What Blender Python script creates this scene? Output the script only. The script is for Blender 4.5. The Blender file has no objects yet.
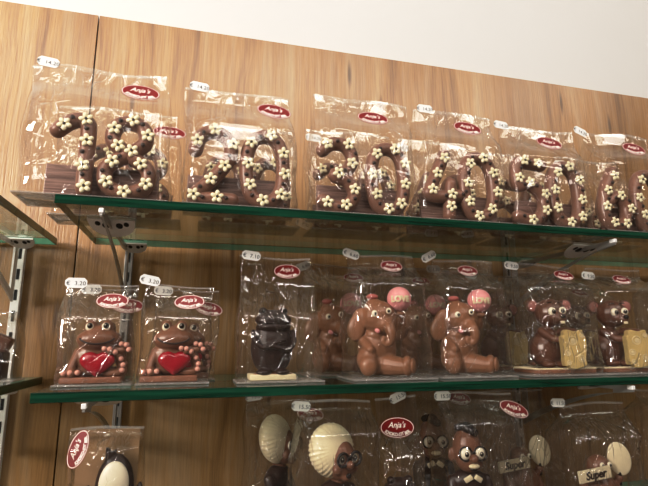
import bpy, bmesh, math, random
import numpy as np
from mathutils import Vector, Matrix, Euler

SC = bpy.context.scene
COL = SC.collection
PI = math.pi
ZC = 1.45                       # eye height of the photographer
S1T, S1B = ZC + .1620, ZC + .1513
S2T, S2B = ZC - .0500, ZC - .0607
S3T, S3B = ZC - .2620, ZC - .2727
YF, YB, YW = .58, .822, .855    # shelf front edge, shelf back edge, face of the wood wall

# ------------------------------------------------------------------ materials
def new_mat(name):
    m = bpy.data.materials.new(name); m.use_nodes = True
    nt = m.node_tree; nt.nodes.clear()
    out = nt.nodes.new('ShaderNodeOutputMaterial')
    return m, nt, out

def N(nt, kind, **kw):
    n = nt.nodes.new(kind)
    for k, v in kw.items():
        if k in n.inputs: n.inputs[k].default_value = v
        else: setattr(n, k, v)
    return n

def plain(name, col, rough=.4, metal=0, spec=.5, vary=.12, scale=60, bump=0.0, bscale=400, coat=0):
    m, nt, out = new_mat(name)
    p = N(nt, 'ShaderNodeBsdfPrincipled', Roughness=rough, Metallic=metal)
    p.inputs['Specular IOR Level'].default_value = spec
    p.inputs['Coat Weight'].default_value = coat
    p.inputs['Coat Roughness'].default_value = .15
    tc = N(nt, 'ShaderNodeTexCoord')
    nz = N(nt, 'ShaderNodeTexNoise', Scale=scale, Detail=3)
    nt.links.new(tc.outputs['Object'], nz.inputs['Vector'])
    r = N(nt, 'ShaderNodeValToRGB')
    r.color_ramp.elements[0].position = .3; r.color_ramp.elements[1].position = .7
    r.color_ramp.elements[0].color = tuple(c * (1 - vary) for c in col) + (1,)
    r.color_ramp.elements[1].color = tuple(min(1, c * (1 + vary)) for c in col) + (1,)
    nt.links.new(nz.outputs[0], r.inputs[0]); nt.links.new(r.outputs[0], p.inputs['Base Color'])
    if bump:
        b2 = N(nt, 'ShaderNodeTexNoise', Scale=bscale, Detail=2)
        nt.links.new(tc.outputs['Object'], b2.inputs['Vector'])
        bp = N(nt, 'ShaderNodeBump', Strength=bump, Distance=.001)
        nt.links.new(b2.outputs[0], bp.inputs['Height']); nt.links.new(bp.outputs[0], p.inputs['Normal'])
    nt.links.new(p.outputs[0], out.inputs[0])
    return m

def wood_mat():
    m, nt, out = new_mat('oak_laminate'); L = nt.links.new
    p = N(nt, 'ShaderNodeBsdfPrincipled', Roughness=.34)
    p.inputs['Specular IOR Level'].default_value = .8
    tc = N(nt, 'ShaderNodeTexCoord')
    def mapped(sx, sy, sz):
        mp = N(nt, 'ShaderNodeMapping'); mp.inputs['Scale'].default_value = (sx, sy, sz)
        L(tc.outputs['Object'], mp.inputs[0]); return mp.outputs[0]
    warp = N(nt, 'ShaderNodeTexNoise', Scale=3, Detail=2)
    L(mapped(2.2, 1, .8), warp.inputs['Vector'])
    add = N(nt, 'ShaderNodeMixRGB', blend_type='ADD'); add.inputs[0].default_value = .10
    L(tc.outputs['Object'], add.inputs[1]); L(warp.outputs[1], add.inputs[2])
    mp = N(nt, 'ShaderNodeMapping'); mp.inputs['Scale'].default_value = (36, 1, 1.6)
    L(add.outputs[0], mp.inputs[0])
    g = N(nt, 'ShaderNodeTexNoise', Scale=1.0, Detail=6, Roughness=.62)
    L(mp.outputs[0], g.inputs['Vector'])
    fine = N(nt, 'ShaderNodeTexNoise', Scale=1.0, Detail=4, Roughness=.7)
    L(mapped(330, 1, 9), fine.inputs['Vector'])
    big = N(nt, 'ShaderNodeTexNoise', Scale=1.0, Detail=3)
    L(mapped(7, 1, 1.1), big.inputs['Vector'])
    r = N(nt, 'ShaderNodeValToRGB'); cr = r.color_ramp
    cr.elements[0].position = .30; cr.elements[0].color = (.23, .120, .040, 1)
    cr.elements[1].position = .68; cr.elements[1].color = (.445, .305, .165, 1)
    e = cr.elements.new(.47); e.color = (.40, .230, .085, 1)
    L(g.outputs[0], r.inputs[0])
    mf = N(nt, 'ShaderNodeMixRGB', blend_type='MULTIPLY'); mf.inputs[0].default_value = .55
    r2 = N(nt, 'ShaderNodeValToRGB'); r2.color_ramp.elements[0].position = .36; r2.color_ramp.elements[1].position = .56
    r2.color_ramp.elements[0].color = (.58, .52, .48, 1)
    L(fine.outputs[0], r2.inputs[0]); L(r.outputs[0], mf.inputs[1]); L(r2.outputs[0], mf.inputs[2])
    mb = N(nt, 'ShaderNodeMixRGB', blend_type='MULTIPLY'); mb.inputs[0].default_value = .6
    r3 = N(nt, 'ShaderNodeValToRGB'); r3.color_ramp.elements[0].position = .3; r3.color_ramp.elements[1].position = .62
    r3.color_ramp.elements[0].color = (.62, .55, .48, 1)
    L(big.outputs[0], r3.inputs[0]); L(mf.outputs[0], mb.inputs[1]); L(r3.outputs[0], mb.inputs[2])
    # dark drying cracks and small knots
    ck = N(nt, 'ShaderNodeTexVoronoi', Scale=1.0, feature='F1'); L(mapped(26, 1, 4.2), ck.inputs['Vector'])
    r4 = N(nt, 'ShaderNodeValToRGB'); r4.color_ramp.elements[0].position = .05; r4.color_ramp.elements[1].position = .15
    r4.color_ramp.elements[0].color = (.22, .15, .1, 1)
    L(ck.outputs['Distance'], r4.inputs[0])
    mk = N(nt, 'ShaderNodeMixRGB', blend_type='MULTIPLY'); mk.inputs[0].default_value = .75
    L(mb.outputs[0], mk.inputs[1]); L(r4.outputs[0], mk.inputs[2])
    L(mk.outputs[0], p.inputs['Base Color'])
    bp = N(nt, 'ShaderNodeBump', Strength=.55, Distance=.0012)
    L(fine.outputs[0], bp.inputs['Height']); L(bp.outputs[0], p.inputs['Normal'])
    L(p.outputs[0], out.inputs[0])
    return m

def two_sided_fresnel(nt, ior, normal=None):
    """thin sheet: the same reflectance from either face"""
    geo = N(nt, 'ShaderNodeNewGeometry')
    mr = N(nt, 'ShaderNodeMapRange'); mr.inputs['To Min'].default_value = ior; mr.inputs['To Max'].default_value = 1 / ior
    nt.links.new(geo.outputs['Backfacing'], mr.inputs['Value'])
    fr = N(nt, 'ShaderNodeFresnel'); nt.links.new(mr.outputs[0], fr.inputs['IOR'])
    if normal is not None: nt.links.new(normal, fr.inputs['Normal'])
    return fr.outputs[0]

def film_mat(name='cellophane', tint=(.972, .962, .945), haze=.009, gain=1.7, rough=.04, facet=.22, lines=.6, low=.05):
    m, nt, out = new_mat(name); L = nt.links.new
    tc = N(nt, 'ShaderNodeTexCoord'); oi = N(nt, 'ShaderNodeObjectInfo'); geo = N(nt, 'ShaderNodeNewGeometry')
    sc = N(nt, 'ShaderNodeVectorMath', operation='SCALE'); sc.inputs[0].default_value = (7, 3, 11); L(oi.outputs['Random'], sc.inputs['Scale'])
    ad = N(nt, 'ShaderNodeVectorMath', operation='ADD'); L(tc.outputs['Object'], ad.inputs[0]); L(sc.outputs[0], ad.inputs[1])
    nz = N(nt, 'ShaderNodeTexNoise', Scale=16, Detail=1); L(ad.outputs[0], nz.inputs['Vector'])
    mk = N(nt, 'ShaderNodeMapRange', interpolation_type='SMOOTHSTEP'); L(nz.outputs[0], mk.inputs['Value'])
    mk.inputs['From Min'].default_value = .47; mk.inputs['From Max'].default_value = .63; mk.inputs['To Min'].default_value = low
    def facets(scale, rot, sx, amp, nin, edge=.045):
        mp = N(nt, 'ShaderNodeMapping'); mp.inputs['Rotation'].default_value = (0, rot, 0); mp.inputs['Scale'].default_value = (sx, .35, 1)
        L(ad.outputs[0], mp.inputs[0])
        v = N(nt, 'ShaderNodeTexVoronoi', Scale=scale, feature='F1'); L(mp.outputs[0], v.inputs['Vector'])
        sb = N(nt, 'ShaderNodeVectorMath', operation='SUBTRACT'); L(v.outputs['Color'], sb.inputs[0]); sb.inputs[1].default_value = (.5, .5, .5)
        s2 = N(nt, 'ShaderNodeVectorMath', operation='SCALE'); L(sb.outputs[0], s2.inputs[0])
        am = N(nt, 'ShaderNodeMath', operation='MULTIPLY'); am.inputs[1].default_value = amp; L(mk.outputs[0], am.inputs[0]); L(am.outputs[0], s2.inputs['Scale'])
        a2 = N(nt, 'ShaderNodeVectorMath', operation='ADD'); L(nin, a2.inputs[0]); L(s2.outputs[0], a2.inputs[1])
        nm = N(nt, 'ShaderNodeVectorMath', operation='NORMALIZE'); L(a2.outputs[0], nm.inputs[0])
        e = N(nt, 'ShaderNodeTexVoronoi', Scale=scale, feature='DISTANCE_TO_EDGE'); L(mp.outputs[0], e.inputs['Vector'])
        mr = N(nt, 'ShaderNodeMapRange', interpolation_type='SMOOTHSTEP'); mr.inputs['From Max'].default_value = edge; L(e.outputs['Distance'], mr.inputs['Value'])
        return nm.outputs[0], mr.outputs[0]
    n1, h1 = facets(17, .5, 2.1, facet, geo.outputs['Normal'])
    n2, h2 = facets(30, -.7, 2.4, facet * .45, n1)
    _, h3 = facets(7.5, .9, 1.7, 0, geo.outputs['Normal'], .030)
    _, h4 = facets(6.0, -.45, 2.6, 0, geo.outputs['Normal'], .030)
    hs = N(nt, 'ShaderNodeMath', operation='ADD'); L(h1, hs.inputs[0]); L(h2, hs.inputs[1])
    ht = N(nt, 'ShaderNodeMath', operation='ADD'); L(h3, ht.inputs[0]); L(h4, ht.inputs[1])
    mh = N(nt, 'ShaderNodeMath', operation='MULTIPLY_ADD'); mh.inputs[1].default_value = lines; L(ht.outputs[0], mh.inputs[0]); L(hs.outputs[0], mh.inputs[2])
    bp = N(nt, 'ShaderNodeBump', Strength=.5, Distance=.0012); L(mk.outputs[0], bp.inputs['Strength']); L(mh.outputs[0], bp.inputs['Height']); L(n2, bp.inputs['Normal'])
    mu = N(nt, 'ShaderNodeMath', operation='MULTIPLY', use_clamp=True); mu.inputs[1].default_value = gain
    L(two_sided_fresnel(nt, 1.47, bp.outputs[0]), mu.inputs[0])
    mn = N(nt, 'ShaderNodeMath', operation='MINIMUM'); mn.inputs[1].default_value = .65
    L(mu.outputs[0], mn.inputs[0])
    tr = N(nt, 'ShaderNodeBsdfTransparent'); tr.inputs[0].default_value = tint + (1,)
    gl = N(nt, 'ShaderNodeBsdfGlossy', Roughness=rough); L(bp.outputs[0], gl.inputs['Normal'])
    df = N(nt, 'ShaderNodeBsdfDiffuse'); df.inputs[0].default_value = (.9, .88, .85, 1)
    mx = N(nt, 'ShaderNodeMixShader'); L(mn.outputs[0], mx.inputs[0]); L(tr.outputs[0], mx.inputs[1]); L(gl.outputs[0], mx.inputs[2])
    m2 = N(nt, 'ShaderNodeMixShader'); m2.inputs[0].default_value = haze; L(mx.outputs[0], m2.inputs[1]); L(df.outputs[0], m2.inputs[2])
    L(m2.outputs[0], out.inputs[0])
    return m

def pane_mat():
    m, nt, out = new_mat('shelf_glass'); L = nt.links.new
    mu = N(nt, 'ShaderNodeMath', operation='MULTIPLY', use_clamp=True); mu.inputs[1].default_value = 1.1
    L(two_sided_fresnel(nt, 1.5), mu.inputs[0])
    tr = N(nt, 'ShaderNodeBsdfTransparent'); tr.inputs[0].default_value = (.90, .93, .90, 1)
    gl = N(nt, 'ShaderNodeBsdfGlossy', Roughness=.015)
    mx = N(nt, 'ShaderNodeMixShader'); L(mu.outputs[0], mx.inputs[0]); L(tr.outputs[0], mx.inputs[1]); L(gl.outputs[0], mx.inputs[2])
    L(mx.outputs[0], out.inputs[0]); return m

def edge_mat():
    m, nt, out = new_mat('shelf_glass_edge'); L = nt.links.new
    tc = N(nt, 'ShaderNodeTexCoord')
    mp = N(nt, 'ShaderNodeMapping'); mp.inputs['Scale'].default_value = (9, 9, 260); L(tc.outputs['Object'], mp.inputs[0])
    nz = N(nt, 'ShaderNodeTexNoise', Scale=1, Detail=3); L(mp.outputs[0], nz.inputs['Vector'])
    r = N(nt, 'ShaderNodeValToRGB'); r.color_ramp.elements[0].position = .35; r.color_ramp.elements[1].position = .72
    r.color_ramp.elements[0].color = (.003, .020, .011, 1); r.color_ramp.elements[1].color = (.010, .075, .040, 1)
    L(nz.outputs[0], r.inputs[0])
    p = N(nt, 'ShaderNodeBsdfPrincipled', Roughness=.12); p.inputs['Specular IOR Level'].default_value = .5
    L(r.outputs[0], p.inputs['Base Color']); L(p.outputs[0], out.inputs[0]); return m

def plaque_mat():
    m, nt, out = new_mat('ribbed_milk_chocolate'); L = nt.links.new
    tc = N(nt, 'ShaderNodeTexCoord')
    mp = N(nt, 'ShaderNodeMapping'); mp.inputs['Scale'].default_value = (14, 14, 330); L(tc.outputs['Object'], mp.inputs[0])
    nz = N(nt, 'ShaderNodeTexNoise', Scale=1, Detail=3, Distortion=.6); L(mp.outputs[0], nz.inputs['Vector'])
    r = N(nt, 'ShaderNodeValToRGB'); r.color_ramp.elements[0].position = .36; r.color_ramp.elements[1].position = .56
    r.color_ramp.elements[0].color = (.12, .062, .048, 1); r.color_ramp.elements[1].color = (.27, .165, .135, 1)  # pale mauve lines: sheen on the ribs put into the colour
    L(nz.outputs[0], r.inputs[0])
    p = N(nt, 'ShaderNodeBsdfPrincipled', Roughness=.4); L(r.outputs[0], p.inputs['Base Color'])
    bp = N(nt, 'ShaderNodeBump', Strength=.5, Distance=.001); L(nz.outputs[0], bp.inputs['Height']); L(bp.outputs[0], p.inputs['Normal'])
    L(p.outputs[0], out.inputs[0]); return m

M = dict(
    wood=wood_mat(), plaster=plain('white_plaster', (.66, .652, .635), .75, vary=.015, scale=3, bump=.15, bscale=90),
    milk=plain('milk_chocolate', (.215, .098, .056), .33, vary=.10, scale=40, bump=.08, bscale=160),
    number=plain('number_chocolate', (.215, .108, .074), .34, vary=.14, scale=45, bump=.08, bscale=160),
    mouse=plain('brown_chocolate', (.135, .056, .034), .30, vary=.12, scale=40, bump=.08, bscale=160),
    elephant=plain('caramel_chocolate', (.25, .118, .062), .33, vary=.12, scale=45, bump=.1, bscale=160),
    dark=plain('dark_chocolate', (.030, .0135, .0105), .36, vary=.2, scale=40, bump=.1, bscale=160),
    skin=plain('face_chocolate', (.18, .078, .045), .34, vary=.08, scale=40),
    white=plain('white_chocolate', (.70, .62, .44), .42, vary=.06, scale=60),
    flower=plain('flower_cream', (.82, .76, .56), .45, vary=.04), ear=plain('inner_ear', (.34, .14, .115), .4), cream=plain('cream_chocolate', (.66, .57, .36), .45, vary=.06, scale=60),
    pearl=plain('pink_pearl', (.66, .36, .29), .4, vary=.08), pink=plain('pink_chocolate', (.78, .36, .36), .42, vary=.06),
    mouth=plain('rose_chocolate', (.42, .13, .11), .4), red=plain('red_icing', (.34, .006, .020), .22, vary=.1, coat=.5),
    eye=plain('eye_white', (.80, .74, .60), .35, vary=.03), cheese=plain('cheese_chocolate', (.58, .45, .20), .42, vary=.08, scale=50),
    crumb=plain('brown_base', (.24, .10, .055), .5, vary=.2, scale=120, bump=.4, bscale=500),
    lens=plain('black_chocolate', (.012, .007, .007), .25), card=plain('kraft_card', (.40, .25, .13), .7, vary=.06, scale=30),
    steel=plain('grey_steel', (.46, .45, .43), .42, metal=.75, vary=.04), silver=plain('pale_steel', (.78, .77, .75), .4, metal=.1, vary=.03),
    hole=plain('dark_hole', (.012, .012, .012), .8), tag=plain('tag_paper', (.82, .81, .79), .55, vary=.02),
    ink=plain('tag_ink', (.10, .10, .11), .6), sticker=plain('sticker_red', (.215, .012, .012), .35, vary=.06),
    sink=plain('sticker_print', (.86, .82, .76), .4, vary=.02), film=film_mat(gain=1.1, low=.03, facet=.20), film_creased=film_mat('creased_cellophane', gain=2.3, facet=.32, lines=1.1, low=.18, rough=.05), pane=pane_mat(), edge=edge_mat(), edge_back=plain('lit_back_edge', (.10, .36, .25), .2, vary=.3, scale=20), film_edge=film_mat('cellophane_edge', (.93, .92, .90), .16, 2.2, .06), basesheet=film_mat('base_sheet', (.8, .79, .76), .16, 1.5, .12), plaque=plaque_mat(),
    floor=plain('floor_tile', (.22, .17, .13), .4, vary=.1, scale=4), shop=plain('shop_wall', (.34, .26, .20), .7, vary=.1, scale=2),
    ceil=plain('ceiling_paint', (.8, .79, .77), .8, vary=.01, scale=3),
)

# ------------------------------------------------------------------ mesh helpers
def link(name, me, parent=None, mats=(), smooth=True, loc=None, kind=None):
    o = bpy.data.objects.new(name, me); COL.objects.link(o)
    for m in mats: me.materials.append(M[m] if isinstance(m, str) else m)
    if smooth:
        for p in me.polygons: p.use_smooth = True
    if parent: o.parent = parent
    if loc: o.location = loc
    if kind: o['kind'] = kind
    return o

def from_bm(name, bm, *a, **k):
    me = bpy.data.meshes.new(name); bm.normal_update(); bm.to_mesh(me); bm.free()
    return link(name, me, *a, **k)

def empty(name, loc, label, cat, group=None, rz=0):
    o = bpy.data.objects.new(name, None); COL.objects.link(o); o.empty_display_size = .02
    o.location = loc; o.rotation_euler = (0, 0, rz); describe(o, label, cat, group); return o

def describe(o, label, cat, group=None, kind=None):
    o['label'] = label; o['category'] = cat
    if group: o['group'] = group
    if kind: o['kind'] = kind

def dup(root, loc, label, group=None, rz=None):
    r = root.copy(); COL.objects.link(r); r.location = loc; r['label'] = label
    if group: r['group'] = group
    if rz is not None: r.rotation_euler = (0, 0, rz)
    for ch in list(root.children):
        c = ch.copy(); COL.objects.link(c); c.parent = r
        for g in list(ch.children):
            d = g.copy(); COL.objects.link(d); d.parent = c
    return r

def setmat(bm, n0, idx):
    for f in bm.faces:
        if f not in n0: f.material_index = idx

def ell(bm, c, r, rot=(0, 0, 0), seg=16, mi=None):
    n0 = set(bm.faces)
    if not hasattr(r, '__len__'): r = (r, r, r)
    mat = Matrix.Translation(c) @ Euler(rot).to_matrix().to_4x4() @ Matrix.Diagonal((r[0], r[1], r[2], 1))
    bmesh.ops.create_uvsphere(bm, u_segments=seg, v_segments=max(6, seg * 5 // 8), radius=1, matrix=mat)
    if mi is not None: setmat(bm, n0, mi)

def box(bm, c, s, rot=(0, 0, 0), bev=0, mi=None, seg=2):
    n0 = set(bm.faces)
    mat = Matrix.Translation(c) @ Euler(rot).to_matrix().to_4x4() @ Matrix.Diagonal((s[0], s[1], s[2], 1))
    g = bmesh.ops.create_cube(bm, size=1, matrix=mat)
    if bev:
        es = list({e for v in g['verts'] for e in v.link_edges})
        bmesh.ops.bevel(bm, geom=es, offset=bev, segments=seg, affect='EDGES', profile=.5)
    if mi is not None: setmat(bm, n0, mi)

def sweep(bm, pts, ra, rb=None, closed=False, n=12, up=Vector((0, 1, 0)), caps=True, mi=None):
    """tube along pts; ra = half width across the path in the plane normal to up, rb = half depth along up; scalars or lists"""
    n0 = set(bm.faces); pts = [Vector(p) for p in pts]; k = len(pts)
    if rb is None: rb = ra
    A = ra if hasattr(ra, '__len__') else [ra] * k
    B = rb if hasattr(rb, '__len__') else [rb] * k
    rings = []
    def ring(p, t, a, b):
        s = t.cross(up)
        s = s.normalized() if s.length > 1e-6 else Vector((1, 0, 0))
        u = s.cross(t).normalized()
        return [bm.verts.new(p + s * (math.cos(2 * PI * j / n) * a) + u * (math.sin(2 * PI * j / n) * b)) for j in range(n)]
    def tan(i):
        if closed: return (pts[(i + 1) % k] - pts[i - 1]).normalized()
        return (pts[min(i + 1, k - 1)] - pts[max(i - 1, 0)]).normalized()
    if caps and not closed:
        t = tan(0)
        for q in (.97, .75, .4): rings.append(ring(pts[0] - t * A[0] * q, t, A[0] * math.sqrt(1 - q * q), B[0] * math.sqrt(1 - q * q)))
    for i in range(k): rings.append(ring(pts[i], tan(i), A[i], B[i]))
    if caps and not closed:
        t = tan(k - 1)
        for q in (.4, .75, .97): rings.append(ring(pts[-1] + t * A[-1] * q, t, A[-1] * math.sqrt(1 - q * q), B[-1] * math.sqrt(1 - q * q)))
    m = len(rings)
    for i in range(m if closed else m - 1):
        a, b = rings[i], rings[(i + 1) % m]
        for j in range(n): bm.faces.new((a[j], a[(j + 1) % n], b[(j + 1) % n], b[j]))
    if not closed:
        bm.faces.new(rings[0][::-1]); bm.faces.new(rings[-1])
    if mi is not None: setmat(bm, n0, mi)

def cat(ctrl, per=8, closed=False):
    P = [Vector(c) for c in ctrl]; k = len(P); out = []
    for i in range(k if closed else k - 1):
        g = (lambda q: P[q % k]) if closed else (lambda q: P[max(0, min(k - 1, q))])
        p0, p1, p2, p3 = g(i - 1), g(i), g(i + 1), g(i + 2)
        for s in range(per):
            t = s / per
            out.append(.5 * ((2 * p1) + (p2 - p0) * t + (2 * p0 - 5 * p1 + 4 * p2 - p3) * t * t + (3 * p1 - p0 - 3 * p2 + p3) * t ** 3))
    if not closed: out.append(P[-1])
    return out

def limb(bm, p0, p1, r0, r1, n=12):
    p0, p1 = Vector(p0), Vector(p1); k = 6
    d = (p1 - p0); up = Vector((0, 1, 0)) if abs(d.normalized().y) < .9 else Vector((0, 0, 1))
    sweep(bm, [p0.lerp(p1, i / k) for i in range(k + 1)], [r0 + (r1 - r0) * i / k for i in range(k + 1)], n=n, up=up)

def fused(name, build, voxel=.0012, smooth=4, mats=(), parent=None):
    """one continuous moulded surface out of overlapping forms"""
    bm = bmesh.new(); build(bm)
    me = bpy.data.meshes.new(name); bm.to_mesh(me); bm.free()
    o = bpy.data.objects.new(name, me); COL.objects.link(o)
    r = o.modifiers.new('r', 'REMESH'); r.mode = 'VOXEL'; r.voxel_size = voxel
    s = o.modifiers.new('s', 'SMOOTH'); s.factor = .5; s.iterations = smooth
    dg = bpy.context.evaluated_depsgraph_get()
    me2 = bpy.data.meshes.new_from_object(o.evaluated_get(dg))
    bpy.data.objects.remove(o); bpy.data.meshes.remove(me)
    me2.name = name; me2.materials.clear()
    return link(name, me2, parent, mats)

def text_geo(txt, size, shear=0.0, extrude=.0001, bold=0.0, spacing=1.0, align='CENTER'):
    cu = bpy.data.curves.new('t', 'FONT'); cu.body = txt; cu.size = size; cu.shear = shear; cu.extrude = extrude
    cu.offset = bold; cu.space_character = spacing; cu.align_x = align; cu.align_y = 'CENTER'; cu.resolution_u = 3
    o = bpy.data.objects.new('t', cu); COL.objects.link(o)
    dg = bpy.context.evaluated_depsgraph_get(); me = bpy.data.meshes.new_from_object(o.evaluated_get(dg))
    V = [v.co.copy() for v in me.vertices]; F = [tuple(p.vertices) for p in me.polygons]
    bpy.data.objects.remove(o); bpy.data.curves.remove(cu); bpy.data.meshes.remove(me)
    return V, F                                                      # in the XY plane

def put_text(bm, txt, size, place, mi, **kw):
    V, F = text_geo(txt, size, **kw)
    vs = [bm.verts.new(place(v)) for v in V]
    for f in F:
        try: bm.faces.new([vs[i] for i in f]).material_index = mi
        except ValueError: pass

# ------------------------------------------------------------------ the setting
def slab(name, c, s, mat, kind='structure', bev=0):
    bm = bmesh.new(); box(bm, (0, 0, 0), s, bev=bev)
    return from_bm(name, bm, None, [mat], smooth=False, loc=c, kind=kind)

slab('floor', (.5, -1.1, -.05), (6, 4.4, .1), 'floor')
slab('ceiling', (.5, -1.1, 2.95), (6, 4.4, .1), 'ceil')
slab('wall_back', (.5, .925, 1.45), (6, .1, 2.9), 'plaster')
slab('wall_front', (.5, -3.35, 1.45), (6, .1, 2.9), 'shop')
slab('wall_left', (-2.55, -1.2, 1.45), (.1, 4.2, 2.9), 'shop')
slab('wall_right', (3.55, -1.2, 1.45), (.1, 4.2, 2.9), 'shop')
PTOP = ZC + .5735
def panel(name, x0, x1, label):
    o = slab(name, ((x0 + x1) / 2, YW + .01, PTOP / 2), (x1 - x0, .02, PTOP), 'wood', bev=.0006)
    o['label'] = label; return o
panel('wall_back_cladding_left', -2.4, -.1886, 'oak laminate wall panel left of the vertical joint')
panel('wall_back_cladding_right', -.1866, 3.4, 'oak laminate wall panel right of the vertical joint')

def glass_shelf(name, x0, x1, zt, label, group, yb=YB):
    h = .0107
    bm = bmesh.new(); box(bm, (0, 0, 0), (x1 - x0, yb - YF, h), bev=.0006, seg=1)
    bm.normal_update()
    for f in bm.faces: f.material_index = 0 if abs(f.normal.z) > .9 else (2 if f.normal.y > .9 else 1)  # back edge in brighter teal: light coming through the glass, put into its colour
    o = from_bm(name, bm, None, ['pane', 'edge', 'edge_back'], smooth=False, loc=((x0 + x1) / 2, (YF + yb) / 2, zt - h / 2))
    describe(o, label, 'shelf', group); return o
GS = 'thick glass shelves on the wood wall'
glass_shelf('glass_shelf', -.1543, 1.15, S1T, 'thick glass shelf with green edge carrying the chocolate numbers', GS)
glass_shelf('glass_shelf', -.1570, 1.15, S2T, 'thick glass shelf with green edge carrying the frogs, elephants and mice', GS)
glass_shelf('glass_shelf', -.1570, 1.15, S3T, 'glass shelf at the bottom under the bespectacled chocolate figures', GS)
glass_shelf('glass_shelf', -.95, -.2135, S1T, 'short stretch of glass shelf at the left edge, upper one', GS, .842)
glass_shelf('glass_shelf', -.95, -.2150, S2T, 'short stretch of glass shelf at the left edge, lower one', GS, .848)

def rail(x, label):
    bm = bmesh.new(); z0, z1 = .35, S1T + .004
    box(bm, (0, 0, (z0 + z1) / 2), (.0125, .0095, z1 - z0), bev=.0008, mi=0)
    z = z0 + .02
    while z < z1 - .02:
        box(bm, (0, -.0049, z), (.0042, .0008, .016), mi=1); z += .032
    o = from_bm('slotted_wall_rail', bm, None, ['silver' if x < -.2 else 'steel', 'hole'], smooth=False, loc=(x, YW - .0052, 0))  # main rails take the darker metal: the shelf's shadow put into their colour
    describe(o, label, 'rail', 'slotted rails screwed to the wall')
rail(-.2640, 'pale metal slotted rail at the left edge behind the left shelves')
rail(-.1060, 'pale metal slotted rail behind the frogs with red hearts')
rail(.6050, 'pale metal slotted rail behind the mice with cheese')

def bracket_arm():
    bm = bmesh.new(); top = 0; y0, y1 = .012, .262       # distance out from the rail
    outer = []
    k = 26
    for i in range(k + 1): outer.append((y1 - (y1 - y0) * i / k, top))
    for i in range(k + 1):
        t = i / k; y = y0 + (y1 - y0) * t
        outer.append((y, -.008 - .080 * (1 - t) ** 1.5))
    n = len(outer); th = .0014
    cx, cz = .085, -.0235
    def inner(j):                                        # matching point on the oval cut-out
        y, z = outer[j]
        return cx + (y - cx) * .80, cz + (z - cz) * .72
    L = [[], [], [], []]
    for j in range(n):
        for q, (pt, x) in enumerate(((outer[j], -th), (inner(j), -th), (outer[j], th), (inner(j), th))):
            L[q].append(bm.verts.new((x, -pt[0], pt[1])))
    for j in range(n):
        i = (j + 1) % n
        bm.faces.new((L[0][j], L[0][i], L[1][i], L[1][j])); bm.faces.new((L[2][i], L[2][j], L[3][j], L[3][i]))
        bm.faces.new((L[0][i], L[0][j], L[2][j], L[2][i])); bm.faces.new((L[1][j], L[1][i], L[3][i], L[3][j]))
    bmesh.ops.recalc_face_normals(bm, faces=bm.faces[:])
    return bm

def bracket_flange():
    """half-moon support plate under the glass, straight edge to the front, four holes"""
    bm = bmesh.new(); hw, hd, k = .0275, .042, 20
    P = [(-hw, -.002), (hw, -.002)] + [(hw * math.cos(PI * i / k), hd * math.sin(PI * i / k) ** .8) for i in range(k + 1)]
    lo = [bm.verts.new((x, y, -.0022)) for x, y in P]; up = [bm.verts.new((x, y, 0)) for x, y in P]
    m = len(P)
    for i in range(m): bm.faces.new((lo[i], lo[(i + 1) % m], up[(i + 1) % m], up[i]))
    bm.faces.new(up); bm.faces.new(lo[::-1])
    bmesh.ops.recalc_face_normals(bm, faces=bm.faces[:])
    for x, y, r in ((-.0165, .008, .0032), (-.0075, .012, .0042), (.0085, .012, .0042), (.0170, .008, .0032)):
        n0 = set(bm.faces)
        bmesh.ops.create_cone(bm, cap_ends=True, segments=16, radius1=r, radius2=r, depth=.0008, matrix=Matrix.Translation((x, y, -.0023)) @ Matrix.Diagonal((1, 1.6, 1, 1)))
        setmat(bm, n0, 1)
    return bm

def make_bracket(loc, label):
    t = empty('shelf_bracket', loc, label, 'bracket', 'metal brackets under the glass shelves')
    from_bm('arm', bracket_arm(), t, ['steel'], smooth=False, loc=(0, 0, -.0026))
    f = bracket_flange(); fa = from_bm('flange', f, t, ['silver', 'hole'], smooth=False, loc=(.002, -.205, -.0008))
    fb = from_bm('flange', bracket_flange(), t, ['silver', 'hole'], smooth=False, loc=(.012, -.052, -.0008)); fb.scale = (.7, .7, 1); fa.rotation_euler = fb.rotation_euler = (-.30, 0, 0)
    bm = bmesh.new(); box(bm, (0, 0, 0), (.0055, .010, .0060), bev=.001)
    from_bm('tip_cap', bm, t, ['silver'], smooth=False, loc=(0, -.258, -.0046))
    return t
YR = YW - .0105
b0 = make_bracket((-.106, YR, S1B), 'metal bracket under the left end of the number shelf')
BG = 'metal brackets under the glass shelves'
dup(b0, (.605, YR, S1B), 'metal bracket under the right part of the number shelf')
dup(b0, (-.106, YR, S2B), 'metal bracket under the left end of the frog shelf')
dup(b0, (.605, YR, S2B), 'metal bracket under the mouse shelf at the right')
dup(b0, (-.106, YR, S3B), 'metal bracket under the bottom glass shelf, left end')
dup(b0, (.605, YR, S3B), 'metal bracket under the bottom glass shelf, right part')
l1 = dup(b0, (-.264, YR, S1B), 'pale cut-out bracket under the upper shelf at the left edge')
l2 = dup(b0, (-.264, YR, S2B), 'pale bracket under the lower shelf at the left edge')
for lb in (l1, l2):
    for c in lb.children:
        if c.name.startswith('arm'): c.data = c.data.copy(); c.data.materials[0] = M['silver']

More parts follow.
